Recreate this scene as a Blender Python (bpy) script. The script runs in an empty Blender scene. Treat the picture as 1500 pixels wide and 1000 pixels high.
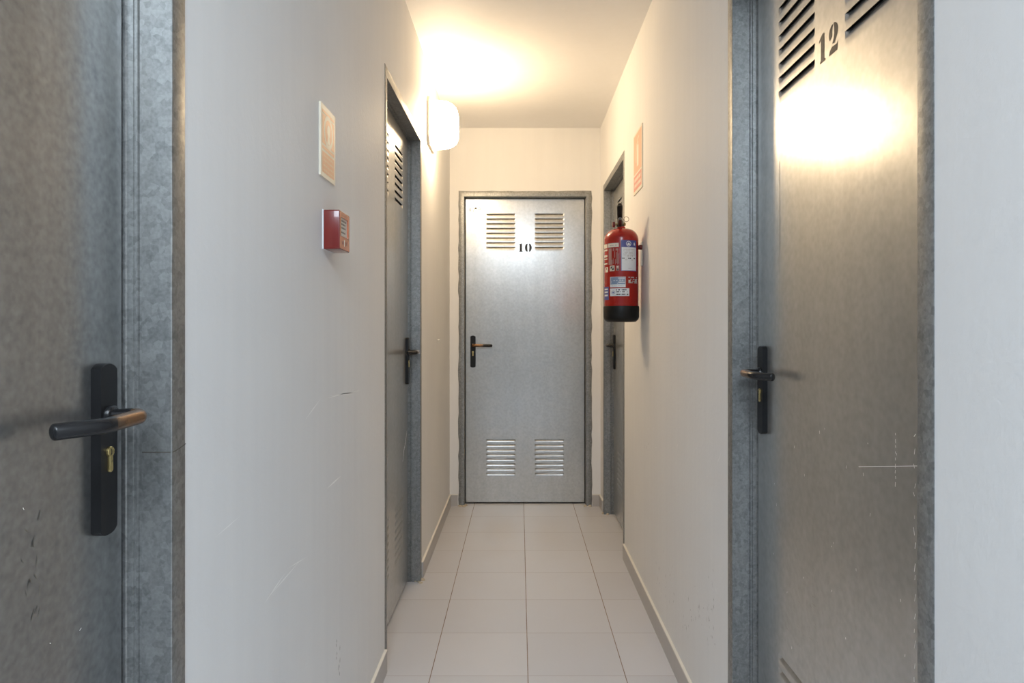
import bpy, math, random
from mathutils import Vector, Matrix

S = bpy.context.scene
COL = S.collection
PI = math.pi
# ---------------------------------------------------------------- room measures (metres)
XL, XR, YF, ZC = -0.470, 0.545, 4.667, 2.545      # left / right wall faces, far wall face, ceiling
DW, DH, FL = 0.898, 2.122, 0.038                  # steel door frame: outer width, outer height, face width
REC = 0.062                                       # how far the door leaf sits behind the wall face

# ---------------------------------------------------------------- materials
def new_mat(name):
    m = bpy.data.materials.new(name); m.use_nodes = True
    nt = m.node_tree; b = nt.nodes['Principled BSDF']
    return m, nt, b

def N(nt, t, **k):
    n = nt.nodes.new(t)
    for a, v in k.items(): setattr(n, a, v)
    return n

def ramp(nt, fac, stops):
    r = N(nt, 'ShaderNodeValToRGB'); e = r.color_ramp.elements
    while len(e) < len(stops): e.new(0.5)
    for i, (p, c) in enumerate(stops):
        e[i].position = p; e[i].color = (*c, 1) if len(c) == 3 else c
    nt.links.new(fac, r.inputs['Fac']); return r.outputs['Color']

def noise(nt, vec, scale, detail=3, rough=0.55):
    n = N(nt, 'ShaderNodeTexNoise'); n.inputs['Scale'].default_value = scale
    n.inputs['Detail'].default_value = detail; n.inputs['Roughness'].default_value = rough
    nt.links.new(vec, n.inputs['Vector']); return n.outputs['Fac']

def mapped(nt, scale=(1, 1, 1), kind='Object'):
    t = N(nt, 'ShaderNodeTexCoord'); mp = N(nt, 'ShaderNodeMapping')
    mp.inputs['Scale'].default_value = scale
    nt.links.new(t.outputs[kind], mp.inputs['Vector']); return mp.outputs['Vector']

def mixc(nt, fac, a, b, mode='MIX'):
    m = N(nt, 'ShaderNodeMix', data_type='RGBA', blend_type=mode)
    for sock, v in ((m.inputs[0], fac), (m.inputs[6], a), (m.inputs[7], b)):
        if isinstance(v, (int, float)): sock.default_value = v
        elif isinstance(v, tuple): sock.default_value = (*v, 1)
        else: nt.links.new(v, sock)
    return m.outputs[2]

def mathn(nt, op, a, b=None, c=None):
    m = N(nt, 'ShaderNodeMath', operation=op)
    for i, v in enumerate((a, b, c)):
        if v is None: continue
        if isinstance(v, (int, float)): m.inputs[i].default_value = v
        else: nt.links.new(v, m.inputs[i])
    return m.outputs[0]

def bump(nt, b, h, strength, dist, prev=None):
    n = N(nt, 'ShaderNodeBump'); n.inputs['Strength'].default_value = strength
    n.inputs['Distance'].default_value = dist
    nt.links.new(h, n.inputs['Height'])
    if prev is not None: nt.links.new(prev, n.inputs['Normal'])
    nt.links.new(n.outputs['Normal'], b.inputs['Normal']); return n.outputs['Normal']

def plain(name, col, rough=0.5, metal=0.0, coat=0.0, spec=0.5):
    m, nt, b = new_mat(name)
    b.inputs['Base Color'].default_value = (*col, 1)
    b.inputs['Roughness'].default_value = rough; b.inputs['Metallic'].default_value = metal
    b.inputs['Coat Weight'].default_value = coat; b.inputs['Specular IOR Level'].default_value = spec
    return m

def worn(name, col, rough=0.5, metal=0.0, var=0.25, scale=40, coat=0.0, spec=0.5):
    """a plain colour with a little blotchy wear in colour and gloss"""
    m, nt, b = new_mat(name)
    v = mapped(nt); n = noise(nt, v, scale, 4)
    dark = tuple(c * (1 - var) for c in col)
    nt.links.new(mixc(nt, n, dark, col), b.inputs['Base Color'])
    nt.links.new(mathn(nt, 'MULTIPLY_ADD', n, 0.2, rough - 0.1), b.inputs['Roughness'])
    b.inputs['Metallic'].default_value = metal; b.inputs['Coat Weight'].default_value = coat
    b.inputs['Specular IOR Level'].default_value = spec
    return m

def wall_material(name, c1, c2, bs=0.35):
    m, nt, b = new_mat(name)
    v = mapped(nt)
    big = noise(nt, v, 1.7, 4); fine = noise(nt, v, 55, 5, 0.6)
    streak = noise(nt, mapped(nt, (14, 14, 0.5)), 2.0, 3)
    f = mathn(nt, 'MULTIPLY_ADD', streak, 0.30, mathn(nt, 'MULTIPLY', big, 0.70))
    nt.links.new(ramp(nt, f, [(0.3, c1), (0.7, c2)]), b.inputs['Base Color'])
    b.inputs['Roughness'].default_value = 0.62
    b.inputs['Specular IOR Level'].default_value = 0.35
    p = bump(nt, b, streak, 0.07, 0.004)
    bump(nt, b, fine, bs, 0.0022, p)
    return m

M = {}
M['wall'] = wall_material('painted_plaster', (0.74, 0.735, 0.73), (0.80, 0.795, 0.785))
M['ceil'] = wall_material('ceiling_paint', (0.78, 0.77, 0.755), (0.82, 0.81, 0.80), 0.12)

def floor_material():
    m, nt, b = new_mat('floor_tile')
    t = N(nt, 'ShaderNodeNewGeometry'); sx = N(nt, 'ShaderNodeSeparateXYZ')
    nt.links.new(t.outputs['Position'], sx.inputs[0])
    P = 0.336
    ux = mathn(nt, 'DIVIDE', mathn(nt, 'SUBTRACT', sx.outputs[0], 0.029 - 10 * P), P)
    uy = mathn(nt, 'DIVIDE', mathn(nt, 'SUBTRACT', sx.outputs[1], 2.390 - 20 * P), P)
    def line(u, w):                                   # 1 inside a joint of half width w
        f = mathn(nt, 'FRACT', u)
        d = mathn(nt, 'MINIMUM', f, mathn(nt, 'SUBTRACT', 1.0, f))
        return mathn(nt, 'LESS_THAN', d, w)
    gx, gy = line(ux, 0.0046), line(uy, 0.0034)
    cell = N(nt, 'ShaderNodeCombineXYZ')
    nt.links.new(mathn(nt, 'FLOOR', ux), cell.inputs[0]); nt.links.new(mathn(nt, 'FLOOR', uy), cell.inputs[1])
    wn = N(nt, 'ShaderNodeTexWhiteNoise', noise_dimensions='2D'); nt.links.new(cell.outputs[0], wn.inputs['Vector'])
    v = mapped(nt); n = noise(nt, v, 5, 4)
    c = ramp(nt, wn.outputs['Value'], [(0, (0.565, 0.56, 0.585)), (1, (0.605, 0.60, 0.625))])
    c = mixc(nt, mathn(nt, 'MULTIPLY', n, 0.16), c, (0.50, 0.46, 0.42))
    c = mixc(nt, mathn(nt, 'MULTIPLY', gy, 0.75), c, (0.36, 0.30, 0.27))
    dirt = noise(nt, v, 9, 3)
    c = mixc(nt, gx, c, ramp(nt, dirt, [(0.3, (0.16, 0.105, 0.07)), (0.75, (0.33, 0.25, 0.19))]))
    nt.links.new(c, b.inputs['Base Color'])
    g = mathn(nt, 'MAXIMUM', gx, gy)
    nt.links.new(mathn(nt, 'MULTIPLY_ADD', g, 0.4, mathn(nt, 'MULTIPLY_ADD', n, 0.12, 0.33)), b.inputs['Roughness'])
    bump(nt, b, mathn(nt, 'SUBTRACT', 1.0, g), 0.4, 0.001)
    return m
M['floor'] = floor_material()

def galvanized(name, c_lo, c_hi, rough, spangle, speck, stain=0.25, metal=0.9, dull=0.5, cell=0.22, grain=200):
    m, nt, b = new_mat(name)
    v = mapped(nt)
    vo = N(nt, 'ShaderNodeTexVoronoi'); vo.inputs['Scale'].default_value = spangle
    wob = noise(nt, v, spangle * 1.3, 2)
    add = N(nt, 'ShaderNodeVectorMath', operation='MULTIPLY_ADD')
    cw = N(nt, 'ShaderNodeCombineXYZ')
    for i in range(3): nt.links.new(wob, cw.inputs[i])
    nt.links.new(cw.outputs[0], add.inputs[0]); add.inputs[1].default_value = (0.5 / spangle,) * 3
    nt.links.new(v, add.inputs[2]); nt.links.new(add.outputs[0], vo.inputs['Vector'])
    sp = N(nt, 'ShaderNodeSeparateColor'); nt.links.new(vo.outputs['Color'], sp.inputs[0])
    fine = noise(nt, v, grain, 1, 0.5); mid = noise(nt, v, 14, 4, 0.55)
    streak = noise(nt, mapped(nt, (9, 9, 0.7)), 2.2, 4)
    f = mathn(nt, 'MULTIPLY_ADD', sp.outputs[0], cell, mathn(nt, 'MULTIPLY_ADD', mid, 0.42, mathn(nt, 'MULTIPLY_ADD', fine, 0.40, 0.15 - cell * 0.5)))
    col = ramp(nt, f, [(0.28, c_lo), (0.72, c_hi)])
    sf = ramp(nt, mathn(nt, 'MULTIPLY', streak, mid), [(0.14, (0, 0, 0)), (0.46, (stain,) * 3)])
    col = mixc(nt, sf, col, (0.20, 0.185, 0.165))
    nt.links.new(col, b.inputs['Base Color'])
    b.inputs['Metallic'].default_value = metal
    r = mathn(nt, 'MULTIPLY_ADD', mid, 0.10, mathn(nt, 'MULTIPLY_ADD', sp.outputs[1], 0.25 * cell, rough - 0.08))
    nt.links.new(r, b.inputs['Roughness'])
    if speck: bump(nt, b, fine, speck, 0.0008)
    b2 = N(nt, 'ShaderNodeBsdfPrincipled')        # second, duller lobe of the weathered zinc
    nt.links.new(col, b2.inputs['Base Color']); b2.inputs['Metallic'].default_value = metal
    nt.links.new(mathn(nt, 'ADD', r, 0.24), b2.inputs['Roughness'])
    ms = N(nt, 'ShaderNodeMixShader'); ms.inputs[0].default_value = dull
    nt.links.new(b.outputs[0], ms.inputs[1]); nt.links.new(b2.outputs[0], ms.inputs[2])
    nt.links.new(ms.outputs[0], nt.nodes['Material Output'].inputs['Surface'])
    return m
M['leaf'] = galvanized('galvanized_sheet', (0.47, 0.475, 0.47), (0.65, 0.652, 0.64), 0.25, 60, 0, stain=0.16, dull=0.36, cell=0.0, grain=70)
M['leaf_aged'] = galvanized('galvanized_sheet_aged', (0.22, 0.228, 0.232), (0.48, 0.487, 0.488), 0.27, 160, 0.10, stain=0.45, dull=0.30, cell=0.05, grain=95)
M['frame'] = galvanized('galvanized_frame', (0.19, 0.196, 0.196), (0.375, 0.383, 0.380), 0.40, 110, 0.05, 0.35)
M['dark'] = plain('shade_black', (0.012, 0.012, 0.012), 0.9)  # black that stands in for the shade inside gaps and slots
M['mortar'] = worn('mortar', (0.62, 0.53, 0.40), 0.9, var=0.35, scale=60)
M['skirt'] = worn('skirting_tile', (0.50, 0.475, 0.455), 0.4, var=0.12, scale=8)
M['skirt_top'] = worn('skirting_edge', (0.80, 0.76, 0.68), 0.6, var=0.12, scale=30)
M['scuff_light'] = plain('scuff_light', (0.93, 0.93, 0.91), 0.6)
M['scuff_dark'] = plain('scuff_dark', (0.36, 0.345, 0.33), 0.7)
M['scratch'] = plain('scratch_white', (0.80, 0.80, 0.78), 0.5)
M['drip'] = plain('drip_dark', (0.10, 0.09, 0.075), 0.6)
M['ink'] = worn('number_paint', (0.024, 0.024, 0.026), 0.42, var=0.4, scale=120, spec=0.3)
M['pencil'] = plain('pencil_grey', (0.045, 0.04, 0.033), 0.7)
M['plate'] = worn('black_plastic', (0.010, 0.010, 0.011), 0.42, var=0.3, scale=30, spec=0.28)
M['brass'] = worn('brass', (0.72, 0.56, 0.24), 0.30, 1.0, 0.25, 80)

def lever_material():
    m, nt, b = new_mat('lever_black_worn')
    a = N(nt, 'ShaderNodeAttribute', attribute_name='wear')
    n = noise(nt, mapped(nt), 70, 4)
    f = ramp(nt, mathn(nt, 'MULTIPLY', a.outputs['Fac'], mathn(nt, 'MULTIPLY_ADD', n, 0.8, 0.6)), [(0.32, (0, 0, 0)), (0.75, (1, 1, 1))])
    nt.links.new(mixc(nt, f, (0.013, 0.013, 0.014), (0.18, 0.10, 0.052)), b.inputs['Base Color'])
    nt.links.new(mathn(nt, 'MULTIPLY', f, 0.7), b.inputs['Metallic'])
    b.inputs['Roughness'].default_value = 0.25; b.inputs['Specular IOR Level'].default_value = 0.35
    return m
M['lever'] = lever_material()
M['red'] = worn('red_enamel', (0.33, 0.006, 0.002), 0.22, var=0.10, scale=6, coat=0.3, spec=0.4)
M['red_dark'] = worn('dark_red_cap', (0.16, 0.008, 0.008), 0.45, var=0.3)
M['boot'] = worn('black_rubber', (0.010, 0.0095, 0.009), 0.42, var=0.3, spec=0.25)
M['valve'] = worn('valve_metal', (0.10, 0.095, 0.085), 0.40, 0.7, 0.35)
M['steel'] = plain('steel_wire', (0.30, 0.28, 0.25), 0.3, 1.0)
M['old_brass'] = worn('old_brass', (0.36, 0.27, 0.12), 0.38, 0.9, 0.4)
M['s_white'] = plain('sticker_white', (0.72, 0.74, 0.76), 0.4)
M['s_blue'] = plain('sticker_blue', (0.065, 0.075, 0.26), 0.4)
M['s_lblue'] = plain('sticker_slate', (0.20, 0.27, 0.40), 0.4)
M['s_grey'] = plain('sticker_grey', (0.44, 0.40, 0.39), 0.45)
M['s_pict'] = plain('sticker_pictogram', (0.36, 0.20, 0.18), 0.45)
M['s_black'] = plain('sticker_black', (0.03, 0.03, 0.035), 0.45)
M['s_cream'] = plain('sticker_cream', (0.78, 0.72, 0.60), 0.4)
M['sign_board'] = plain('sign_cream', (0.86, 0.80, 0.66), 0.28, coat=0.3)
M['sign_print'] = plain('sign_salmon_glare', (0.84, 0.45, 0.25), 0.28, coat=0.3)  # red print paled to salmon: the glare on it is put into the colour
M['sign_soft'] = plain('sign_pale_print', (0.86, 0.62, 0.43), 0.28, coat=0.3)
M['sign_red'] = plain('sign_red', (0.78, 0.26, 0.17), 0.28, coat=0.3)
M['callred'] = worn('call_point_red', (0.21, 0.013, 0.009), 0.24, var=0.10, scale=8, coat=0.55, spec=0.4)
M['callface_glare'] = plain('call_point_front_glare', (0.62, 0.17, 0.075), 0.22, coat=0.6)  # lighter than the housing: the front's grazing reflection is put into the colour
M['backplate'] = plain('call_point_back', (0.75, 0.76, 0.77), 0.5)
M['paper'] = plain('paper_insert', (0.62, 0.63, 0.60), 0.35, coat=0.4)
M['lamp_base'] = worn('lamp_base_metal', (0.62, 0.58, 0.50), 0.5, var=0.2)

def lamp_material():
    m, nt, b = new_mat('lit_opal_glass')
    b.inputs['Base Color'].default_value = (0.9, 0.88, 0.82, 1)
    b.inputs['Roughness'].default_value = 0.25
    b.inputs['Emission Color'].default_value = (1.0, 0.75, 0.465, 1)
    b.inputs['Emission Strength'].default_value = 54.0
    return m
M['lamp'] = lamp_material()

# ---------------------------------------------------------------- mesh helpers
class MB:
    """collects vertices and faces of ONE mesh"""
    def __init__(s): s.v = []; s.f = []; s.m = []; s.mats = []; s.attr = {}
    def mi(s, mat):
        if mat not in s.mats: s.mats.append(mat)
        return s.mats.index(mat)
    def add(s, vs, fs, mat):
        o = len(s.v); k = s.mi(mat); s.v += [tuple(p) for p in vs]
        for f in fs: s.f.append(tuple(i + o for i in f)); s.m.append(k)
    def box(s, x0, x1, y0, y1, z0, z1, mat):
        s.add([(x0, y0, z0), (x1, y0, z0), (x1, y1, z0), (x0, y1, z0), (x0, y0, z1), (x1, y0, z1), (x1, y1, z1), (x0, y1, z1)],
              [(0, 3, 2, 1), (4, 5, 6, 7), (0, 1, 5, 4), (1, 2, 6, 5), (2, 3, 7, 6), (3, 0, 4, 7)], mat)
    def prism(s, pts, n0, n1, mat, ch=0.0):
        """outline pts (u, z) extruded from depth n0 (front) to n1 (back), optional chamfer round the front"""
        k = len(pts)
        cu = sum(p[0] for p in pts) / k; cz = sum(p[1] for p in pts) / k
        rings = [(n1, 0), (n0 + ch, 0)] + ([(n0, ch)] if ch else [])
        vs = []
        for n, inset in rings:
            for u, z in pts:
                d = math.hypot(u - cu, z - cz) or 1
                vs.append((u - (u - cu) / d * inset, n, z - (z - cz) / d * inset))
        fs = []
        for r in range(len(rings) - 1):
            for i in range(k):
                j = (i + 1) % k
                fs.append((r * k + i, r * k + j, (r + 1) * k + j, (r + 1) * k + i))
        L = (len(rings) - 1) * k
        fs.append(tuple(range(L, L + k))); fs.append(tuple(reversed(range(k))))
        s.add(vs, fs, mat)
    def lathe(s, prof, c, mat, seg=40, axis='z'):
        vs, fs = [], []
        for r, h in prof:
            for i in range(seg):
                a = 2 * PI * i / seg
                p = (r * math.cos(a), r * math.sin(a), h)
                if axis == 'x': p = (h, r * math.cos(a), r * math.sin(a))
                if axis == 'y': p = (r * math.cos(a), h, r * math.sin(a))
                vs.append((c[0] + p[0], c[1] + p[1], c[2] + p[2]))
        for j in range(len(prof) - 1):
            for i in range(seg):
                k = (i + 1) % seg
                fs.append((j * seg + i, j * seg + k, (j + 1) * seg + k, (j + 1) * seg + i))
        fs.append(tuple(reversed(range(seg)))); L = (len(prof) - 1) * seg; fs.append(tuple(range(L, L + seg)))
        s.add(vs, fs, mat)
    def tube(s, path, rad, mat, seg=16, cap=True, flat=1.0, wear=None):
        pts = [Vector(p) for p in path]; k = len(pts); vs = []; fs = []
        rads = rad if isinstance(rad, (list, tuple)) else [rad] * k
        up = None
        for i, p in enumerate(pts):
            t = (pts[min(i + 1, k - 1)] - pts[max(i - 1, 0)]).normalized()
            if up is None:
                up = Vector((0, 0, 1)) if abs(t.z) < 0.9 else Vector((1, 0, 0))
            a = t.cross(up).normalized(); b = a.cross(t).normalized(); up = b
            for q in range(seg):
                w = 2 * PI * q / seg
                vs.append(p + a * math.cos(w) * rads[i] * flat + b * math.sin(w) * rads[i])
        for i in range(k - 1):
            for q in range(seg):
                r = (q + 1) % seg
                fs.append((i * seg + q, i * seg + r, (i + 1) * seg + r, (i + 1) * seg + q))
        if cap:
            fs.append(tuple(reversed(range(seg)))); fs.append(tuple(range((k - 1) * seg, k * seg)))
        if wear is not None:
            s.attr.setdefault('wear', {}).update({len(s.v) + i * seg + q: wear[i] for i in range(k) for q in range(seg)})
        s.add(vs, fs, mat)
    def build(s, name, parent=None, smooth=False, flip=False, angle=40):
        me = bpy.data.meshes.new(name)
        me.from_pydata(s.v, [], [tuple(reversed(f)) for f in s.f] if flip else s.f)
        for m in s.mats: me.materials.append(M[m])
        me.polygons.foreach_set('material_index', s.m)
        if smooth:
            me.polygons.foreach_set('use_smooth', [True] * len(s.f))
            me.set_sharp_from_angle(angle=math.radians(angle))
        for an, d in s.attr.items():
            at = me.attributes.new(an, 'FLOAT', 'POINT')
            for i, val in d.items(): at.data[i].value = val
        me.update()
        o = bpy.data.objects.new(name, me); COL.objects.link(o)
        if parent is not None: o.parent = parent
        return o

def tag(o, label=None, cat=None, group=None, kind=None):
    if label: o['label'] = label
    if cat: o['category'] = cat
    if group: o['group'] = group
    if kind: o['kind'] = kind
    return o

def empty(name, loc, rz=0.0):
    o = bpy.data.objects.new(name, None); COL.objects.link(o)
    o.location = loc; o.rotation_euler = (0, 0, rz); o.empty_display_size = 0.1
    return o

def arc(c, r0, r1, a0, a1, k):
    return [(c[0] + r0 * math.cos(math.radians(a0 + (a1 - a0) * i / k)), c[1] + r1 * math.sin(math.radians(a0 + (a1 - a0) * i / k))) for i in range(k + 1)]

def rounded_path(pts, rad, k=7):
    """poly-line with rounded corners"""
    P = [Vector(p) for p in pts]; out = [P[0]]
    for i in range(1, len(P) - 1):
        a, b, c = P[i - 1], P[i], P[i + 1]
        da, dc = (a - b), (c - b)
        r = min(rad, da.length * 0.48, dc.length * 0.48)
        p0 = b + da.normalized() * r; p1 = b + dc.normalized() * r
        for j in range(k + 1):
            t = j / k
            out.append(p0 * (1 - t) ** 2 + b * 2 * t * (1 - t) + p1 * t * t)
    out.append(P[-1]); return out

# ---------------------------------------------------------------- room shell
HOLE = 0.028                                     # the frame face laps this far over the plaster
FAR = {'l1': 0.9716, 'l2': 3.313, 'r1': 1.8077, 'r2': 4.497}
X3 = -0.411                                       # far door, left outer edge of its frame

def side_wall(name, x0, x1, y_start, y_end, fars, label):
    mb = MB(); y = y_start
    for yf in sorted(fars):
        a, b = yf - DW + HOLE, yf - HOLE
        mb.box(x0, x1, y, a, 0, ZC, 'wall')
        mb.box(x0, x1, a, b, DH - HOLE, ZC, 'wall')
        y = b
    mb.box(x0, x1, y, y_end, 0, ZC, 'wall')
    o = mb.build(name); return tag(o, label, 'wall', kind='structure')
wl = side_wall('wall_left', XL - 0.16, XL, -0.10, YF, [FAR['l1'], FAR['l2']], 'white plastered left corridor wall with the alarm button and wall lamp')
wr = side_wall('wall_right', XR, XR + 0.16, -2.6, YF, [FAR['r1'], FAR['r2']], 'white plastered right corridor wall with the fire extinguisher')
mb = MB()
mb.box(XL - 0.16, X3 + HOLE, YF, YF + 0.16, 0, ZC, 'wall')
mb.box(X3 + DW - HOLE, XR + 0.16, YF, YF + 0.16, 0, ZC, 'wall')
mb.box(X3 + HOLE, X3 + DW - HOLE, YF, YF + 0.16, DH - HOLE, ZC, 'wall')
wf = tag(mb.build('wall_far'), 'short cream end wall around the door numbered 10', 'wall', kind='structure')
mb = MB(); mb.box(-2.6, XR + 0.16, -2.6, YF + 0.16, -0.08, 0, 'floor')
tag(mb.build('floor'), 'pale grey square floor tiles with brown joints', 'floor', kind='structure')
mb = MB(); mb.box(-2.6, XR + 0.16, -2.6, YF + 0.16, ZC, ZC + 0.1, 'ceil')
tag(mb.build('ceiling'), 'plain white corridor ceiling glowing warm near the lamp', 'ceiling', kind='structure')

# skirting: tiles with a cream painted top edge, joints at the floor joints
SK, ST = 0.080, 0.009
def skirting(name, runs, label):
    mb = MB(); top = MB()
    for side, a, b in runs:
        cuts = [a]
        if side in 'lr':
            y = 2.390 - 20 * 0.336
            while y < b:
                if y > a + 0.02: cuts.append(y)
                y += 0.336
        cuts.append(b)
        for c0, c1 in zip(cuts[:-1], cuts[1:]):
            c1 -= 0.0012
            if side == 'l': mb.box(XL, XL + ST, c0, c1, 0, SK - 0.004, 'skirt')
            if side == 'r': mb.box(XR - ST, XR, c0, c1, 0, SK - 0.004, 'skirt')
            if side == 'f': mb.box(c0, c1, YF - ST, YF, 0, SK - 0.004, 'skirt')
        if side == 'l': top.box(XL, XL + ST + 0.0004, a, b, SK - 0.005, SK, 'skirt_top')
        if side == 'r': top.box(XR - ST - 0.0004, XR, a, b, SK - 0.005, SK, 'skirt_top')
        if side == 'f': top.box(a, b, YF - ST - 0.0004, YF, SK - 0.005, SK, 'skirt_top')
    o = mb.build(name); tag(o, label, 'skirting', kind='structure')
    t = top.build('painted_edge', o); t['label'] = 'cream painted top edge'
skirting('baseboard_left', [('l', -0.10, FAR['l1'] - DW), ('l', FAR['l1'], FAR['l2'] - DW), ('l', FAR['l2'] + 0.004, YF)], 'low grey tile skirting along the left wall')
skirting('baseboard_right', [('r', -2.6, FAR['r1'] - DW), ('r', FAR['r1'], FAR['r2'] - DW), ('r', FAR['r2'], YF)], 'low grey tile skirting along the right wall')
skirting('baseboard_far', [('f', XL + ST, X3 - 0.003), ('f', X3 + DW + 0.003, XR - ST)], 'two short skirting tiles beside the end door')

# scuffs and scratches on the paint
def sliver(mb, side, a, z, db, dz, w, mat):
    """a thin mark from (a, z) to (a+db, z+dz) on a wall"""
    L = math.hypot(db, dz) or 1; nx, nz = -dz / L * w / 2, db / L * w / 2
    q = [(a, z), (a + db * .5 + nx, z + dz * .5 + nz), (a + db, z + dz), (a + db * .5 - nx, z + dz * .5 - nz)]
    X = XL + 0.0004 if side == 'l' else XR - 0.0004
    mb.add([(X, p, h) for p, h in q], [(0, 1, 2, 3) if side == 'l' else (3, 2, 1, 0)], mat)
rnd = random.Random(4)
mb = MB()
def at_left(px, py):
    d = 1015 * -XL / (761 - px); return d, 1.2 + (480 - py) * d / 1015
for (x0, y0, x1, y1, w) in ((446, 616, 470, 583, .003), (478, 583, 528, 571, .004), (478, 716, 500, 696, .005), (386, 885, 418, 838, .004),
                            (390, 878, 440, 820, .003), (420, 833, 450, 815, .002), (316, 786, 352, 755, .0015), (480, 580, 527, 573, .002)):
    a, b = at_left(x0, y0), at_left(x1, y1)
    sliver(mb, 'l', a[0], a[1], b[0] - a[0], b[1] - a[1], w, 'scuff_light')
for i in range(9):
    d, z = at_left(494 + rnd.uniform(-2, 4), 942 + i * 6)
    sliver(mb, 'l', d, z, rnd.uniform(-.004, .004), rnd.uniform(.008, .02), .005, 'scuff_dark')
mb.build('scuff_marks', wl)
mb = MB()
def at_right(px, py):
    d = 1015 * XR / (px - 761); return d, 1.2 + (480 - py) * d / 1015
for cx, cy, n, sx, sy in ((980, 850, 16, 8, 45), (1018, 885, 10, 10, 26), (1042, 890, 16, 6, 60), (962, 845, 6, 5, 25), (1005, 925, 6, 5, 22), (946, 656, 4, 5, 4), (1030, 905, 8, 10, 20)):
    for i in range(n):
        d, z = at_right(cx + rnd.uniform(-sx, sx), cy + rnd.uniform(-sy, sy))
        sliver(mb, 'r', d, z, rnd.uniform(-.006, .008), rnd.uniform(.006, .022), rnd.uniform(.001, .004), 'scuff_dark')
for i in range(10):
    d, z = at_right(rnd.uniform(950, 1055), rnd.uniform(640, 900))
    sliver(mb, 'r', d, z, rnd.uniform(-.05, .05), rnd.uniform(-.03, .05), .0018, 'scuff_light')
mb.build('scuff_marks', wr)

# ---------------------------------------------------------------- doors
# local axes of a door: x = along the opening, y = depth into the wall, z = up
LU = (0.1405, 0.3410, 0.4720, 0.6720)             # louver columns, measured from the leaf's handle edge
LZ = ((0.179, 0.439), (1.720, 1.980))             # lower and upper louver groups
def frame_mesh(seed, rough=0.0):
    mb = MB(); r = random.Random(seed)
    prof = [(0, 0.001), (0, -0.001), (0.002, -0.002), (0.0345, -0.002), (0.0372, -0.0015), (FL, -0.0005), (FL, 0.039), (0.0352, 0.0404), (0.0352, 0.0432),
            (0.0380, 0.0448), (0.0380, 0.0468), (0.0356, 0.0480), (0.0356, 0.0500), (0.0372, 0.0512), (0.0372, 0.0592), (0.0390, 0.0606), (0.0390, 0.1040), (0.060, 0.1040)]
    nseg = 44
    cols = []
    for (t, n) in prof:
        col = []
        for i in range(nseg + 1): col.append([t, n, (DH - t) * i / nseg])
        for i in range(1, 16): col.append([t + (DW - 2 * t) * i / 16, n, DH - t])
        for i in range(nseg, -1, -1): col.append([DW - t, n, (DH - t) * i / nseg])
        cols.append(col)
    L = len(cols[0])
    for i in range(L):                            # uneven, hand-plastered outer edge and slightly wavy face
        j = r.uniform(-1, 1) * rough; w = r.uniform(-1, 1) * 0.0003
        for k in range(3):
            if i <= nseg: cols[k][i][0] -= j
            elif i < nseg + 16: cols[k][i][2] += j
            else: cols[k][i][0] += j
        for k in range(3, 6): cols[k][i][1] += w
    vs = [p for c in cols for p in c]; fs = []
    for k in range(len(prof) - 1):
        for i in range(L - 1):
            fs.append((k * L + i, (k + 1) * L + i, (k + 1) * L + i + 1, k * L + i + 1))
    mb.add(vs, fs, 'frame'); return mb

U0, U1 = 0.0428, DW - 0.0428                      # leaf edges
LB, LT = 0.010, DH - 0.0415                       # leaf bottom and top
def leaf_mesh(mu, sheet):
    mb = MB(); n = REC
    us = [U0 + 0.003] + [U0 + a for a in LU] + [U1 - 0.003]
    zs = [LB + 0.003, LZ[0][0], LZ[0][1], LZ[1][0], LZ[1][1], LT - 0.003]
    for i in range(5):
        for j in range(5):
            if i in (1, 3) and j in (1, 3): continue
            q = [(us[i], zs[j]), (us[i + 1], zs[j]), (us[i + 1], zs[j + 1]), (us[i], zs[j + 1])]
            mb.add([(u, n, z) for u, z in q], [(0, 1, 2, 3)], sheet)
    a = [(U0 + .003, n, LB + .003), (U1 - .003, n, LB + .003), (U1 - .003, n, LT - .003), (U0 + .003, n, LT - .003)]
    b = [(U0, n + .003, LB), (U1, n + .003, LB), (U1, n + .003, LT), (U0, n + .003, LT)]
    c = [(p[0], n + .040, p[2]) for p in b]
    mb.add(a + b + c, [(0, 4, 5, 1), (1, 5, 6, 2), (2, 6, 7, 3), (3, 7, 4, 0), (4, 8, 9, 5), (5, 9, 10, 6), (6, 10, 11, 7), (7, 11, 8, 4), (8, 11, 10, 9)], sheet)
    mb.v = [(mu(p[0]), p[1], p[2]) for p in mb.v]; return mb

def louver_mesh(mu, ua, ub, za, zb):
    """eight slats pressed inwards: each opens under the flush strip above it"""
    mb = MB(); pitch = (zb - za) / 8
    prof = [(0.0080, 0.0015), (0.0074, -0.0018), (0.0051, -0.0064), (0.0025, -0.0108), (0.0007, -0.0145), (0.0, -0.0175), (0.0, -pitch)]
    e = 0.011
    cu = [ua, ua + 0.003, ua + 0.007, ua + e, ub - e, ub - 0.007, ub - 0.003, ub]
    k = [0, 0.12, 0.72, 1, 1, 0.72, 0.12, 0]
    for s in range(8):
        zt = zb - s * pitch; vs = []; fs = []
        for (r, dz) in prof:
            for u, w in zip(cu, k): vs.append((mu(u), REC + r * w, zt + min(dz, 0) * 1.0 + (dz if dz > 0 else 0) * w))
        w = len(cu)
        for a in range(len(prof) - 1):
            for c in range(w - 1):
                fs.append((a * w + c, (a + 1) * w + c, (a + 1) * w + c + 1, a * w + c + 1))
        mb.add(vs, fs, 'leaf')
    q = [(mu(ua - .008), REC + .017, za - .008), (mu(ub + .008), REC + .017, za - .008), (mu(ub + .008), REC + .017, zb + .008), (mu(ua - .008), REC + .017, zb + .008)]
    mb.add(q, [(0, 1, 2, 3)], 'dark')  # dark sheet added behind the slats, painting the shade inside the leaf
    return mb

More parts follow.
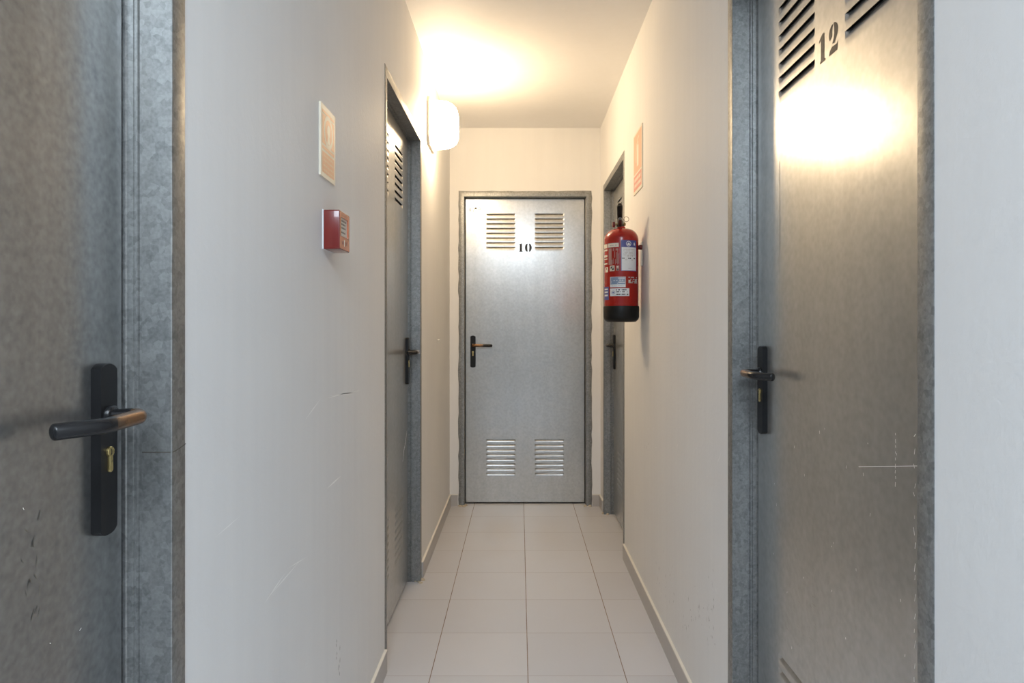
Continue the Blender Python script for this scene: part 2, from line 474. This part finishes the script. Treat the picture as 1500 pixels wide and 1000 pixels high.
def lock_plate_mesh(uc, zc0, zc1):
    w = 0.0178; s = 0.0068; mb = MB()
    pts = []
    for i in range(19):
        t = -1 + 2 * i / 18; pts.append((uc + w * t, zc0 + s * abs(t) ** 2.4))
    for i in range(19):
        t = 1 - 2 * i / 18; pts.append((uc + w * t, zc1 - s * abs(t) ** 2.4))
    mb.prism(pts, REC - 0.0125, REC, 'plate', 0.0009); return mb

def lever_mesh(mu, uc, z):
    n0 = REC - 0.0125
    pts = rounded_path([(uc, n0 + 0.002, z), (uc, 0.0065, z), (uc + 0.084, 0.0035, z - 0.001), (uc + 0.127, 0.034, z - 0.002)], 0.017, 8)
    pts = [Vector((mu(p.x), p.y, p.z)) for p in pts]
    dist = [0]
    for a, b in zip(pts[:-1], pts[1:]): dist.append(dist[-1] + (b - a).length)
    T = dist[-1]; rad = []; wear = []
    for d in dist:
        t = d / T
        rad.append(0.0076 if t < 0.14 else 0.0094)
        wear.append(max(0.0, min(1.0, (t - 0.16) / 0.08, (0.70 - t) / 0.16)))
    end = pts[-1] - pts[-2]; end.normalize()
    for q in (0.35, 0.7, 0.92):
        pts.append(pts[len(dist) - 1] + end * 0.004 * q); rad.append(0.0094 * math.sqrt(1 - q * q)); wear.append(0)
    mb = MB(); mb.tube(pts, rad, 'lever', 18, wear=wear)
    mb.lathe([(0.0118, n0 - 0.0065), (0.0128, n0 - 0.0055), (0.0128, n0 + 0.001)], (mu(uc), 0, z), 'lever', 24, 'y')
    return mb

def cylinder_mesh(uc, z):
    mb = MB(); n0 = REC - 0.0125 - 0.0030
    pts = arc((uc, z), 0.0066, 0.0066, -58, 238, 18) + [(uc - 0.0036, z - 0.022)] + arc((uc, z - 0.0225), 0.0036, 0.0036, 180, 360, 6) + [(uc + 0.0036, z - 0.022)]
    mb.prism(pts, n0, n0 + 0.004, 'brass', 0.0006)
    mb.box(uc - 0.0007, uc + 0.0007, n0 - 0.0002, n0, z - 0.004, z + 0.0035, 'dark')
    return mb

def digit(mb, ch, u, z, h, n, mat='ink'):
    """stencil numerals as flat paint, h tall, lower left corner at (u, z); returns the width"""
    def poly(pts): mb.add([(u + a * h, n, z + b * h) for a, b in pts], [tuple(range(len(pts)))], mat)
    def band(outer, inner):
        for i in range(len(outer) - 1): poly([outer[i], outer[i + 1], inner[i + 1], inner[i]])
    if ch == '1':
        poly([(0.12, 0.0), (0.38, 0.0), (0.38, 1.0), (0.25, 1.0), (0.12, 0.93)])
        poly([(0.03, 0.0), (0.12, 0.0), (0.12, 0.10), (0.03, 0.06)]); poly([(0.38, 0.0), (0.47, 0.0), (0.47, 0.06), (0.38, 0.10)])
        poly([(-0.03, 0.74), (0.09, 0.84), (0.09, 0.94), (-0.03, 0.82)])
        return 0.44 * h
    if ch == '0':
        band(arc((0.33, 0.5), 0.36, 0.51, 100, 260, 20), arc((0.33, 0.5), 0.07, 0.43, 106, 254, 20))
        band(arc((0.43, 0.5), 0.36, 0.51, 80, -80, 20), arc((0.43, 0.5), 0.07, 0.43, 74, -74, 20))
        return 0.76 * h
    if ch == '2':
        band(arc((0.30, 0.68), 0.30, 0.32, 95, 215, 14), arc((0.30, 0.70), 0.08, 0.25, 95, 205, 14))
        o = arc((0.34, 0.70), 0.32, 0.31, 82, -30, 14) + [(0.52, 0.42), (0.40, 0.30)]
        i = arc((0.34, 0.72), 0.06, 0.24, 82, -30, 14) + [(0.36, 0.50), (0.26, 0.34)]
        band(o, i)
        poly([(0.0, 0.0), (0.62, 0.0), (0.66, 0.30), (0.58, 0.22), (0.22, 0.24), (0.06, 0.14)])
        return 0.66 * h
    return 0

def door(name, loc, rz, mirror, label, number=None, dz=0.0, hz=0.0, rough=0.0, seed=1, extras=None, ink='ink', adv=0.0, sheet='leaf'):
    root = tag(empty(name, loc, rz), label, 'door', kind='structure')
    mu = (lambda u: DW - u) if mirror else (lambda u: u)
    frame_mesh(seed, rough).build('door_frame', root, smooth=True, angle=35)
    lf = leaf_mesh(mu, sheet).build('door_leaf', root, flip=mirror)
    for a, b in ((0, 1), (2, 3)):
        for za, zb in LZ:
            louver_mesh(mu, U0 + LU[a], U0 + LU[b], za, zb).build('louver_panel', lf, smooth=True, flip=mirror, angle=50)
    mb = MB(); mb.box(FL + .001, DW - FL - .001, 0.085, 0.125, 0, 0.03, 'dark'); mb.build('gap_shade_box', root)['label'] = 'added dark box shading the gap under the door'  # dark box added to stop light under the leaf and paint the gap's shade
    uc = mu(0.094)
    lp = lock_plate_mesh(uc, 0.938 + hz, 1.155 + hz).build('lock_plate', root, smooth=True, angle=30)
    lp['label'] = 'long black lock plate'
    lever_mesh(mu, 0.094, 1.089 + hz).build('lever_handle', lp, smooth=True, flip=mirror, angle=60)['label'] = 'black lever worn to bronze'
    cylinder_mesh(uc, 1.0435 + hz).build('key_cylinder', lp, smooth=True, angle=30)['label'] = 'brass keyhole'
    if number:
        mb = MB(); h = 0.057; u = mu(U0 + (LU[1] + LU[2]) / 2) - 0.043
        for ch in number: u += digit(mb, ch, u, 1.7185 + dz, h, REC - 0.0005, ink) + 0.018
        mb.build('door_number', lf)['label'] = 'stencilled number ' + number
    if extras: extras(root, lf, mu)
    lf.location.y = lp.location.y = -adv
    return root

def mark(mb, u0, z0, u1, z1, w, mat):
    L = math.hypot(u1 - u0, z1 - z0); a, b = -(z1 - z0) / L * w / 2, (u1 - u0) / L * w / 2
    mb.add([(u0 + a, REC - .0004, z0 + b), (u0 - a, REC - .0004, z0 - b), (u1 - a, REC - .0004, z1 - b), (u1 + a, REC - .0004, z1 + b)], [(0, 1, 2, 3)], mat)

def mortar(root, us, seed):
    r = random.Random(seed); mb = MB()
    for (u0, u1, n0, n1) in us:
        k = 9
        for i in range(k):
            c = (u0 + (u1 - u0) * (i + .5) / k + r.uniform(-.003, .003), n0 + (n1 - n0) * r.random(), 0)
            s = r.uniform(.006, .012); hgt = r.uniform(.004, .012)
            mb.lathe([(s, 0), (s * .95, hgt * .5), (s * .6, hgt * .9), (s * .1, hgt)], c, 'mortar', 9)
    mb.build('mortar_dab', root, smooth=True)['label'] = 'crumbly cream mortar at the foot of the frame'

def extras_near_left(root, lf, mu):
    mb = MB()                                     # welded joint across the jamb
    z = 1.2 - (660 - 480) * 0.945 / 1015
    u = DW - FL
    mb.add([(u - 0.0003, 0.0, z + .0006), (u - 0.0003, 0.0385, z + .0006), (u - 0.0003, 0.0385, z - .0006), (u - 0.0003, 0.0, z - .0006)], [(0, 1, 2, 3)], 'drip')
    mb.add([(u, -.0026, z + .0006), (u, -.0026, z - .0006), (u + .018, -.0026, z + .0012), (u + .018, -.0026, z + .0024), (u + .037, -.0026, z + .005), (u + .037, -.0026, z + .0062)],
           [(0, 1, 2, 3), (3, 2, 4, 5)], 'drip')
    mb.build('weld_seam', root)
    mb = MB(); r = random.Random(9)               # dark rubbed marks below the handle
    for i in range(14):
        u0 = DW - 0.215 + r.gauss(0, .012); z0 = 1.0 - r.random() * .12
        mark(mb, u0, z0, u0 + r.uniform(-.006, .006), z0 - r.uniform(.004, .016), r.uniform(.0006, .0015), 'drip')
    for i in range(3):
        u0 = DW - 0.10 - r.random() * .13; z0 = 1.05 - r.random() * .35
        mark(mb, u0, z0, u0 + r.uniform(-.004, .004), z0 - r.uniform(.001, .003), .0007, 'scratch')
    mb.build('rubbed_marks', lf)

def extras_ten(root, lf, mu):
    mb = MB()                                     # faint pencil scribble at the top corner
    u, z = 0.070, 1.990
    for a in ((0, .03, .004, 0), (.004, .018, .014, .034), (.006, .014, .016, 0), (.022, .012, .030, .008), (.022, .004, .032, .002), (.034, .014, .038, .034), (.038, .034, .042, .018),
              (.042, .018, .048, .034), (.048, .034, .050, .014), (.062, .014, .060, .030), (.060, .030, .070, .034), (.070, .034, .074, .018), (.074, .018, .062, .014)):
        mark(mb, u + a[0], z + a[1], u + a[2], z + a[3], .0056, 'pencil')
    mb.build('pencil_scribble', lf)
    mortar(root, [(0.002, 0.055, -.012, .01), (DW - .055, DW - .002, -.012, .01)], 3)

def extras_twelve(root, lf, mu):
    mb = MB()
    def P(px, py):
        d = 1015 * (XR + REC) / (px - 761); return FAR['r1'] - d, 1.2 + (480 - py) * d / 1015
    def ln(x0, y0, x1, y1, w, mat): mark(mb, *P(x0, y0), *P(x1, y1), w, mat)
    ln(1142, 236, 1142.4, 366, .0014, 'drip'); ln(1141.6, 370, 1142, 470, .0006, 'drip')
    ln(1258, 683.5, 1354, 682, .0011, 'scratch')
    r = random.Random(2)
    for i in range(16):
        y = 630 + i * 24 + r.uniform(-6, 6)
        ln(1340 + r.uniform(-2, 2), y, 1340 + r.uniform(-1, 1), y + r.uniform(3, 12), r.uniform(.0006, .0015), 'scratch')
    for i in range(9):
        y = 634 + i * 9; ln(1312, y, 1312 + r.uniform(-.6, .6), y + r.uniform(3, 7), .0011, 'scratch')
    for i in range(22):
        x, y = r.uniform(1130, 1340), r.uniform(620, 960); ln(x, y, x + r.uniform(-.6, .6), y + r.uniform(2, 5), r.uniform(.0006, .0012), 'scratch')
    for i in range(26):
        x, y = r.gauss(1180, 14), r.uniform(830, 945); ln(x, y, x + r.uniform(1, 4), y + r.uniform(2, 5), .0006, 'drip')
    mb.build('scratches', lf)

def extras_second_left(root, lf, mu):
    mb = MB(); r = random.Random(5)
    for i in range(9):
        u0 = mu(U0 + 0.03 + i * .012); z0 = 0.72 - i * .012
        mark(mb, u0, z0, u0 - r.uniform(.02, .04), z0 - r.uniform(.02, .05), .0028, 'scratch')
    mb.build('scratches', lf)
    mortar(root, [(DW - .055, DW - .002, -.012, .03)], 7)

def extras_far_right(root, lf, mu):
    mortar(root, [(0.0, 0.05, -.014, .04)], 8)

# near left, second left, end, number 12, far right
door('door_1', (XL, FAR['l1'] - DW, 0), PI / 2, True, 'nearest grey metal door on the left with a large black lever handle', seed=11, extras=extras_near_left, sheet='leaf_aged')
door('door_2', (XL, FAR['l2'] - DW, 0), PI / 2, True, 'recessed metal door on the left wall beyond the alarm button', seed=12, extras=extras_second_left, rough=0.001, adv=0.005)
door('door_3', (X3, YF, 0), 0, False, 'galvanized metal door numbered 10 at the corridor end', '10', hz=-0.008, seed=13, rough=0.0035, extras=extras_ten)
door('door_4', (XR, FAR['r1'], 0), -PI / 2, False, 'near right galvanized metal door numbered 12 reflecting the lamp', '12', dz=0.013, seed=14, extras=extras_twelve)
door('door_5', (XR, FAR['r2'], 0), -PI / 2, False, 'metal door half hidden behind the fire extinguisher on the right', seed=15, rough=0.001, extras=extras_far_right)

# ---------------------------------------------------------------- wall lamp
lamp = tag(empty('wall_lamp', (XL, 3.625, 2.12)), 'glowing white wall lamp high on the left wall near the end door', 'lamp')
mb = MB()
o8 = [(-.13, .055), (-.095, .015), (.095, .015), (.13, .055), (.13, .225), (.095, .262), (-.095, .262), (-.13, .225)]
k = 8
vs = [(0.0, a, b) for a, b in o8] + [(0.012, a, b) for a, b in o8] + [(0.014, a * .98, .1385 + (b - .1385) * .98) for a, b in o8]
fs = [tuple(reversed(range(8))), tuple(range(16, 24))]
for r_ in range(2):
    for i in range(8):
        j = (i + 1) % 8; fs.append((r_ * 8 + i, r_ * 8 + j, (r_ + 1) * 8 + j, (r_ + 1) * 8 + i))
mb.add(vs, fs, 'lamp_base'); mb.build('base_plate', lamp)
mb = MB(); rings, seg = 14, 40; vs = []; fs = []
for i in range(rings + 1):
    t = i / rings * PI / 2; x = 0.014 + 0.136 * math.sin(t) ** 0.75 if i else 0.014; s = max(0.02, math.cos(t) ** 0.42)
    for q in range(seg):
        a = 2 * PI * q / seg; ca, sa = math.cos(a), math.sin(a)
        rr = (abs(ca) ** 3.2 + abs(sa) ** 3.2) ** (-1 / 3.2)
        vs.append((x, 0.118 * rr * ca * s, 0.1385 + 0.118 * rr * sa * s))
for i in range(rings):
    for q in range(seg):
        r_ = (q + 1) % seg; fs.append((i * seg + q, i * seg + r_, (i + 1) * seg + r_, (i + 1) * seg + q))
fs.append(tuple(range(rings * seg, rings * seg + seg)))
mb.add(vs, fs, 'lamp'); mb.build('diffuser', lamp, smooth=True)

# ---------------------------------------------------------------- fire extinguisher
EX, EY, ER = 0.4515, 3.075, 0.0755
ext = tag(empty('fire_extinguisher', (EX, EY, 1.226)), 'red fire extinguisher with black base hanging on the right wall', 'fire extinguisher')
B0 = 1.226
def zz(py): return 1.2 + (480 - py) * 3.03 / 1015 - B0       # height over the extinguisher's base
mb = MB()
prof = [(0.040, zz(470)), (ER, zz(462)), (ER, zz(350))]
for i in range(1, 13):
    a = i / 12 * PI / 2; prof.append((0.019 + (ER - 0.019) * math.cos(a) ** 0.9, zz(350) + (zz(333) - zz(350)) * math.sin(a)))
prof += [(0.0185, zz(331)), (0.016, zz(330))]
mb.lathe(prof, (0, 0, 0), 'red', 64)
body = mb.build('cylinder', ext, smooth=True, angle=50)
mb = MB(); mb.lathe([(0.058, 0.0), (0.0640, 0.001), (0.0745, 0.011), (0.0785, 0.022), (0.0790, zz(449)), (0.0780, zz(448)), (0.0752, zz(448))], (0, 0, 0), 'boot', 64)
mb.build('base_boot', ext, smooth=True)
mb = MB()
mb.lathe([(0.0155, zz(331)), (0.0165, zz(330)), (0.0165, zz(326.5)), (0.012, zz(326)), (0.012, zz(321))], (-0.004, 0, 0), 'valve', 24)
mb.lathe([(0.004, -0.040), (0.0048, -0.016), (0.0048, 0.014), (0.0062, 0.015), (0.0062, 0.0185)], (0, -0.003, zz(326.5)), 'old_brass', 14, 'x')
mb.lathe([(0.0045, 0.0), (0.0085, 0.001), (0.0085, 0.0075), (0.006, 0.0085)], (0.0085, -0.003, zz(326.2)), 'old_brass', 8, 'x')
mb.build('valve', ext, smooth=True)
mb = MB(); mb.lathe([(0.0105, -0.0395), (0.0122, -0.0385), (0.0122, -0.0295), (0.0100, -0.0285)], (0, -0.003, zz(326.6)), 'red_dark', 22, 'x')
mb.build('pressure_gauge', ext, smooth=True)
fw = Vector((-EX, -EY, 0)).normalized()           # the valve's levers point out into the corridor
def F(x, f, z): return (x + fw.x * f, fw.y * f, z)
mb = MB()                                         # squeeze lever and carrying handle, seen end on
mb.tube([F(-.0065, .004, zz(324)), F(-.0065, .016, zz(318)), F(-.0065, .050, zz(309)), F(-.0065, .076, zz(303.4)), F(-.0065, .083, zz(301.6))], [0.0108, 0.0118, 0.0128, 0.0130, 0.008], 'boot', 14)
mb.build('squeeze_lever', ext, smooth=True)
mb = MB()
mb.tube([F(-.005, .006, zz(328)), F(-.005, .030, zz(325)), F(-.005, .062, zz(322)), F(-.005, .074, zz(321.5))], [0.010, 0.0098, 0.0092, 0.006], 'valve', 14)
mb.build('carry_handle', ext, smooth=True)
mb = MB()
ring = [F(0.0225 + 0.0110 * math.cos(2 * PI * i / 28), .016, zz(319.5) + 0.0110 * math.sin(2 * PI * i / 28)) for i in range(29)]
mb.tube(ring, 0.0013, 'steel', 8, cap=False)
mb.tube([F(0.0115, .016, zz(319.5)), F(-0.020, .016, zz(319.2))], 0.0014, 'steel', 8)
mb.build('safety_pin', ext, smooth=True)
mb = MB(); mb.tube([F(-.0065, .080, zz(302)), F(-.004, .080, zz(299)), F(0, .080, zz(298))], 0.0006, 'steel', 6)
mb.build('seal_wire', ext, smooth=True)
mb = MB(); mb.box(ER - 0.003, XR - 0.0045 - EX, -0.008, 0.008, 0.322, 0.338, 'red_dark'); mb.build('hanging_lug', ext)

# printed stickers wrapped on the cylinder; s = sideways position (sine of the angle off the viewing side)
vd = Vector((-EX, -EY, 0)).normalized(); vr = Vector((vd.y, -vd.x, 0)) * -1
if vr.x < 0: vr = -vr
def wrap(mb, x0, x1, y0, y1, mat, lift=0.0004):
    s0, s1 = max(-1, min(1, (x0 - 909) / 25)), max(-1, min(1, (x1 - 909) / 25))
    a0, a1 = math.asin(s0), math.asin(s1); k = max(1, int(abs(a1 - a0) / 0.06)); R = ER + lift; vs = []
    for z in (zz(y1), zz(y0)):
        for i in range(k + 1):
            a = a0 + (a1 - a0) * i / k; p = vd * math.cos(a) * R + vr * math.sin(a) * R; vs.append((p.x, p.y, z))
    mb.add(vs, [(i, i + 1, k + 2 + i, k + 1 + i) for i in range(k)], mat)
def wrap_poly(mb, pts, mat, lift):
    R = ER + lift; vs = []
    for x, y in pts:
        a = math.asin(max(-1, min(1, (x - 909) / 25))); p = vd * math.cos(a) * R + vr * math.sin(a) * R; vs.append((p.x, p.y, zz(y)))
    mb.add(vs, [tuple(range(len(vs)))], mat)
def wrap_ring(mb, cx, cy, r0, r1, mat, lift, k=20):
    for i in range(k):
        a, b = 2 * PI * i / k, 2 * PI * (i + 1) / k
        wrap_poly(mb, [(cx + r1 * math.cos(a) * .92, cy + r1 * math.sin(a)), (cx + r1 * math.cos(b) * .92, cy + r1 * math.sin(b)), (cx + r0 * math.cos(b) * .92, cy + r0 * math.sin(b)), (cx + r0 * math.cos(a) * .92, cy + r0 * math.sin(a))], mat, lift)
r = random.Random(21)
def textline(mb, x0, x1, y, h, mat, lift=0.0008, dens=0.8):
    x = x0
    while x < x1 - .3:
        w = r.uniform(.5, 1.5)
        if r.random() < dens: wrap(mb, x, min(x + w, x1), y - h / 2, y + h / 2, mat, lift)
        x += w + 0.25
mb = MB()                                         # blue and white inspection label
wrap(mb, 908.6, 930.2, 352.6, 397.6, 's_blue'); wrap(mb, 909.5, 929.8, 363, 396.7, 's_white', .0006)
wrap_ring(mb, 919.4, 357.8, 3.1, 3.9, 's_white', .0007)
wrap_poly(mb, [(917.2, 359.3), (918.3, 357.4), (919.6, 356.2), (920.8, 357.4), (922, 359), (920.6, 359.9), (918.4, 359.9)], 's_white', .0007)
wrap_poly(mb, [(926.4, 360), (926.6, 356.5), (927.6, 355.6), (928.4, 357.5), (928.7, 360)], 's_white', .0007)
for y in (366.2, 368.3, 370.4, 372.4, 374.2): textline(mb, 912, 928, y, .7, 's_grey')
textline(mb, 917.5, 925, 375.8, 1.2, 's_grey')
for a, b in ((910, 911.2), (912, 913.6), (918.8, 920.4), (920.9, 922.8), (926.3, 928.4)): wrap(mb, a, b, 378.4, 379.8, 's_black', .0008)
for a, b in ((914.5, 917), (923, 925.5)): wrap(mb, a, b, 381, 382, 's_grey', .0008)
textline(mb, 918, 924, 393.6, .8, 's_grey')
mb.build('inspection_label', body)['label'] = 'blue and white inspection sticker'
mb = MB()                                         # instruction panel with pictograms
wrap(mb, 890, 905.6, 356.5, 362.8, 's_grey'); wrap(mb, 890.6, 905, 357.2, 362.2, 's_cream', .0006); textline(mb, 892.5, 903.5, 359.8, 1.6, 's_grey')
wrap(mb, 884.2, 889.0, 357, 363, 's_cream')
wrap(mb, 891, 895.4, 364, 388, 's_pict'); wrap(mb, 897, 899.2, 364, 368, 's_pict'); wrap(mb, 901, 904.8, 364.5, 367.5, 's_pict')
for x0, x1, y0, y1 in ((895.4, 896.6, 381, 388), (897.3, 898.2, 379, 387), (899.0, 900.0, 368.6, 378), (900.3, 901.2, 380, 387.6), (902.2, 903.0, 370, 386), (903.4, 904.2, 366, 388), (904.7, 905.5, 372, 387)):
    wrap(mb, x0, x1, y0, y1, 's_pict', .0005)
wrap(mb, 892.7, 899.5, 389.2, 397.4, 's_cream'); wrap(mb, 893.9, 898.4, 390.6, 396, 's_black', .0006)
wrap_poly(mb, [(893.9, 394.8), (897.4, 390.6), (898.4, 391.6), (895.0, 396)], 's_cream', .0009)
wrap(mb, 901.6, 906, 389.4, 397, 's_pict'); wrap(mb, 902.6, 905, 390.4, 392.4, 's_cream', .0007); wrap(mb, 903.2, 905.2, 394.6, 396.4, 's_black', .0007)
for y, h in ((366, 2.4), (374.6, 3), (379, 1.6), (385.8, 2.2)): wrap(mb, 884.6, 889.2, y - h / 2, y + h / 2, 's_cream')
wrap(mb, 886.2, 890, 391, 398.5, 's_cream'); wrap(mb, 887.6, 888.6, 392, 394.5, 'red', .0007)
mb.build('instruction_panel', body)['label'] = 'pale pictograms and text on red'
mb = MB()                                         # maker's data sticker
wrap(mb, 893.2, 915.3, 405.8, 421, 's_white'); wrap(mb, 893.8, 914.8, 406.4, 416.8, 's_lblue', .0006)
for y in (408, 411, 414): textline(mb, 905, 914.2, y, 1.7, 's_white')
wrap_poly(mb, [(894.4, 415.5), (895.2, 411.5), (898.5, 413), (904, 414.6), (904, 416)], 's_white', .0008); textline(mb, 898, 904, 411.2, .9, 's_white')
textline(mb, 895, 913, 419, .8, 's_grey')
mb.build('data_sticker', body)['label'] = 'small slate blue and white sticker'
mb = MB()
wrap(mb, 893.2, 920.4, 422.6, 433.8, 's_white'); wrap_ring(mb, 897.6, 428.6, 2.1, 2.7, 's_lblue', .0007); wrap_ring(mb, 897.6, 428.6, .1, 1.2, 's_blue', .0007, 10)
for y in (424.8, 427.6, 431.4): textline(mb, 902, 919.4, y, 1.9, 's_black', dens=.62)
mb.build('approval_sticker', body)['label'] = 'white sticker with small black marks'
mb = MB()
wrap(mb, 884.6, 891.2, 419.8, 439, 's_blue')
for y, h in ((423.4, 2), (427.6, 2.2), (432.4, 2.4)): wrap(mb, 885.2, 889.8, y - h / 2, y + h / 2, 's_white', .0006)
mb.build('side_sticker', body)['label'] = 'narrow blue sticker with white lines'
mb = MB()
for y in (406.6, 409.4, 412.2, 414.4): textline(mb, 919, 931.5, y, 1.5, 's_grey', dens=.7)
wrap(mb, 919.2, 922, 410.5, 414, 's_cream'); wrap(mb, 928.4, 931, 409, 415, 's_grey')
mb.build('printed_text', body)

br = tag(empty('wall_bracket', (XR, EY, 1.52)), 'small dark red bracket fixing the fire extinguisher to the right wall', 'bracket')
mb = MB(); mb.box(-0.004, 0, -0.022, 0.022, -0.045, 0.060, 'steel'); mb.build('mounting_plate', br)
mb = MB(); mb.lathe([(0.008, -0.0165), (0.011, -0.0155), (0.011, -0.004), (0.011, -0.0035)], (0, -0.012, 0.036), 'red_dark', 16, 'x'); mb.build('clip', br, smooth=True)

# ---------------------------------------------------------------- signs and alarm button
def sign(name, loc, rz, W, H, label, kind):
    root = tag(empty(name, loc, rz), label, 'sign')
    mb = MB(); mb.box(0, W, -0.0045, 0, 0, H, 'sign_board'); mb.build('panel', root)
    mb = MB(); n = -0.0049
    def R(x0, x1, z0, z1, mat, lift=0.0): mb.add([(x0 * W, n - lift, z0 * H), (x1 * W, n - lift, z0 * H), (x1 * W, n - lift, z1 * H), (x0 * W, n - lift, z1 * H)], [(0, 1, 2, 3)], mat)
    def disk(cx, cz, rx, rz_, mat, lift): mb.add([(cx * W + rx * math.cos(2 * PI * i / 28), n - lift, cz * H + rz_ * math.sin(2 * PI * i / 28)) for i in range(28)], [tuple(range(28))], mat)
    q = random.Random(3)
    if kind == 'alarm':
        R(.10, .90, .885, .925, 'sign_print'); R(.10, .90, .46, .86, 'sign_print')
        disk(.5, .665, .040, .040, 'sign_board', .0002); disk(.5, .665, .030, .030, 'sign_print', .0004); disk(.5, .68, .013, .016, 'sign_board', .0006)
        mb.add([(.44 * W, n - .0006, .60 * H), (.56 * W, n - .0006, .60 * H), (.62 * W, n - .0006, .50 * H), (.40 * W, n - .0006, .50 * H)], [(0, 1, 2, 3)], 'sign_board')
        R(.10, .90, .385, .43, 'sign_print'); R(.10, .90, .06, .35, 'sign_print')
        for z in (.30, .235, .165, .10):
            x = .17
            while x < .80:
                w = q.uniform(.05, .13); R(x, min(x + w, .84), z - .013, z + .013, 'sign_soft', .0002); x += w + .03
    else:
        R(.05, .95, .325, .965, 'sign_print'); R(.05, .95, .05, .30, 'sign_red')
        def X(p): mb.add([(a * W, n - .0003, b * H) for a, b in p], [tuple(range(len(p)))], 'sign_board')
        X([(.42, .42), (.62, .42), (.62, .72), (.58, .77), (.46, .77), (.42, .72)]); X([(.48, .78), (.56, .78), (.56, .82), (.48, .82)])
        X([(.46, .83), (.66, .87), (.66, .89), (.46, .85)]); X([(.40, .80), (.44, .80), (.34, .66), (.34, .50), (.30, .50), (.30, .67)])
        for z in (.225, .13):
            x = .14
            while x < .80:
                w = q.uniform(.06, .12); R(x, x + w, z - .026, z + .026, 'sign_board', .0002); x += w + .04
    mb.build('print', root); return root
sign('alarm_sign', (XL, 1.6226, 1.559), PI / 2, 0.1285, 0.172, 'cream and orange sign with a circle above the red alarm button', 'alarm')
sign('extinguisher_sign', (XR, 3.283, 1.823), -PI / 2, 0.227, 0.281, 'orange and cream sign on the right wall above the fire extinguisher', 'ext')

cp = tag(empty('alarm_call_point', (XL, 1.650, 1.388), PI / 2), 'square red fire alarm button box on the left wall below the sign', 'fire alarm')
mb = MB(); mb.box(0.000, 0.0965, -0.0035, 0, 0.000, 0.0945, 'backplate'); mb.build('back_plate', cp)['label'] = 'thin white back plate'
W, H, Dp = 0.0975, 0.094, 0.0415
mb = MB()
# housing: rounded box with a window opening in its front
def rr(x0, x1, z0, z1, rad, k=4):
    return arc((x1 - rad, z0 + rad), rad, rad, -90, 0, k) + arc((x1 - rad, z1 - rad), rad, rad, 0, 90, k) + arc((x0 + rad, z1 - rad), rad, rad, 90, 180, k) + arc((x0 + rad, z0 + rad), rad, rad, 180, 270, k)
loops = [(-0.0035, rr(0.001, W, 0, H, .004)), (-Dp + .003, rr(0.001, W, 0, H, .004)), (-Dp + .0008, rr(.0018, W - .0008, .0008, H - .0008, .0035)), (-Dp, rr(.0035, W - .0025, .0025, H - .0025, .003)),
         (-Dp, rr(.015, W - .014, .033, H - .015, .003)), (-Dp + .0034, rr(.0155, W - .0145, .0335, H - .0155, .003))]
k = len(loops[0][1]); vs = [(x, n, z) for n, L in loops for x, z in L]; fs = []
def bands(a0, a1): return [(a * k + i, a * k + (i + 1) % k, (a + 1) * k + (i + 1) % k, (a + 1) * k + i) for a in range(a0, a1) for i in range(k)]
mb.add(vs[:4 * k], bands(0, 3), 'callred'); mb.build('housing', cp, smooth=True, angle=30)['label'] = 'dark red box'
mb = MB(); mb.add(vs[3 * k:], bands(0, 2), 'callface_glare'); mb.build('front_plate', cp)['label'] = 'front plate with its reflection painted in orange red'
mb = MB(); mb.box(.0152, W - .0142, -Dp + .0032, -Dp + .007, .0332, H - .0152, 'paper')
q = random.Random(6)
for z in (.072, .064, .055, .044):
    x = .020
    while x < .068:
        w = q.uniform(.004, .009); mb.box(x, x + w, -Dp + .0030, -Dp + .0032, z - .002, z + .002, 's_black'); x += w + .003
mb.build('break_panel', cp)['label'] = 'pale printed push panel in its window'
mb = MB()
mb.box(.004, W - .004, -Dp - .0003, -Dp, .0325, .0333, 'red_dark')
for a in (.03, .062): mb.add([(a + .005 * math.cos(2 * PI * i / 16), -Dp - .0004, .018 + .005 * math.sin(2 * PI * i / 16)) for i in range(16)], [tuple(range(16))], 'red_dark')
mb.box(.044, .048, -Dp - .0005, -Dp, .010, .026, 'sign_board')
mb.build('markings', cp)

nl = MB()
nl.lathe([(0.0045, 0.0), (0.0045, 0.010), (0.003, 0.0135)], (0, 0, 0), 'skirt_top', 12, 'x')
o = nl.build('nail', smooth=True); o.location = (XL, 1015 * 0.47 / 120, 1.2 - 18 * 3.975 / 1015)
tag(o, 'tiny cream painted nail in the left wall beyond the second left door', 'nail')

# ---------------------------------------------------------------- light, camera
w = bpy.data.worlds.new('daylight'); S.world = w; w.use_nodes = True
bg = w.node_tree.nodes['Background']
bg.inputs['Color'].default_value = (0.74, 0.87, 1.0, 1); bg.inputs['Strength'].default_value = 0.35

la = bpy.data.lights.new('lobby_ceiling_lamp', 'AREA'); la.shape = 'RECTANGLE'; la.size = 0.9; la.size_y = 1.7
la.energy = 92; la.color = (0.77, 0.89, 1.0)
lo = bpy.data.objects.new('lobby_ceiling_lamp', la); COL.objects.link(lo); lo.location = (-0.06, -1.0, ZC - 0.03)

cam = bpy.data.cameras.new('camera'); co = bpy.data.objects.new('camera', cam); COL.objects.link(co)
co.location = (0, 0, 1.2); co.rotation_euler = (PI / 2, 0, 0)
cam.sensor_width = 36; cam.lens = 36 * 1015 / 1500
cam.shift_x = -11 / 1500; cam.shift_y = -20 / 1500
cam.clip_start = 0.02
S.camera = co
S.view_settings.view_transform = 'Standard'; S.view_settings.look = 'None'
S.view_settings.gamma = 1.0; S.view_settings.use_curve_mapping = False
S.view_settings.exposure = 0.0
S.cycles.max_bounces = 14; S.cycles.diffuse_bounces = 8; S.cycles.glossy_bounces = 6
S.cycles.use_denoising = True
S.cycles.sample_clamp_indirect = 3.0; S.cycles.blur_glossy = 0.6
S.cycles.use_adaptive_sampling = False
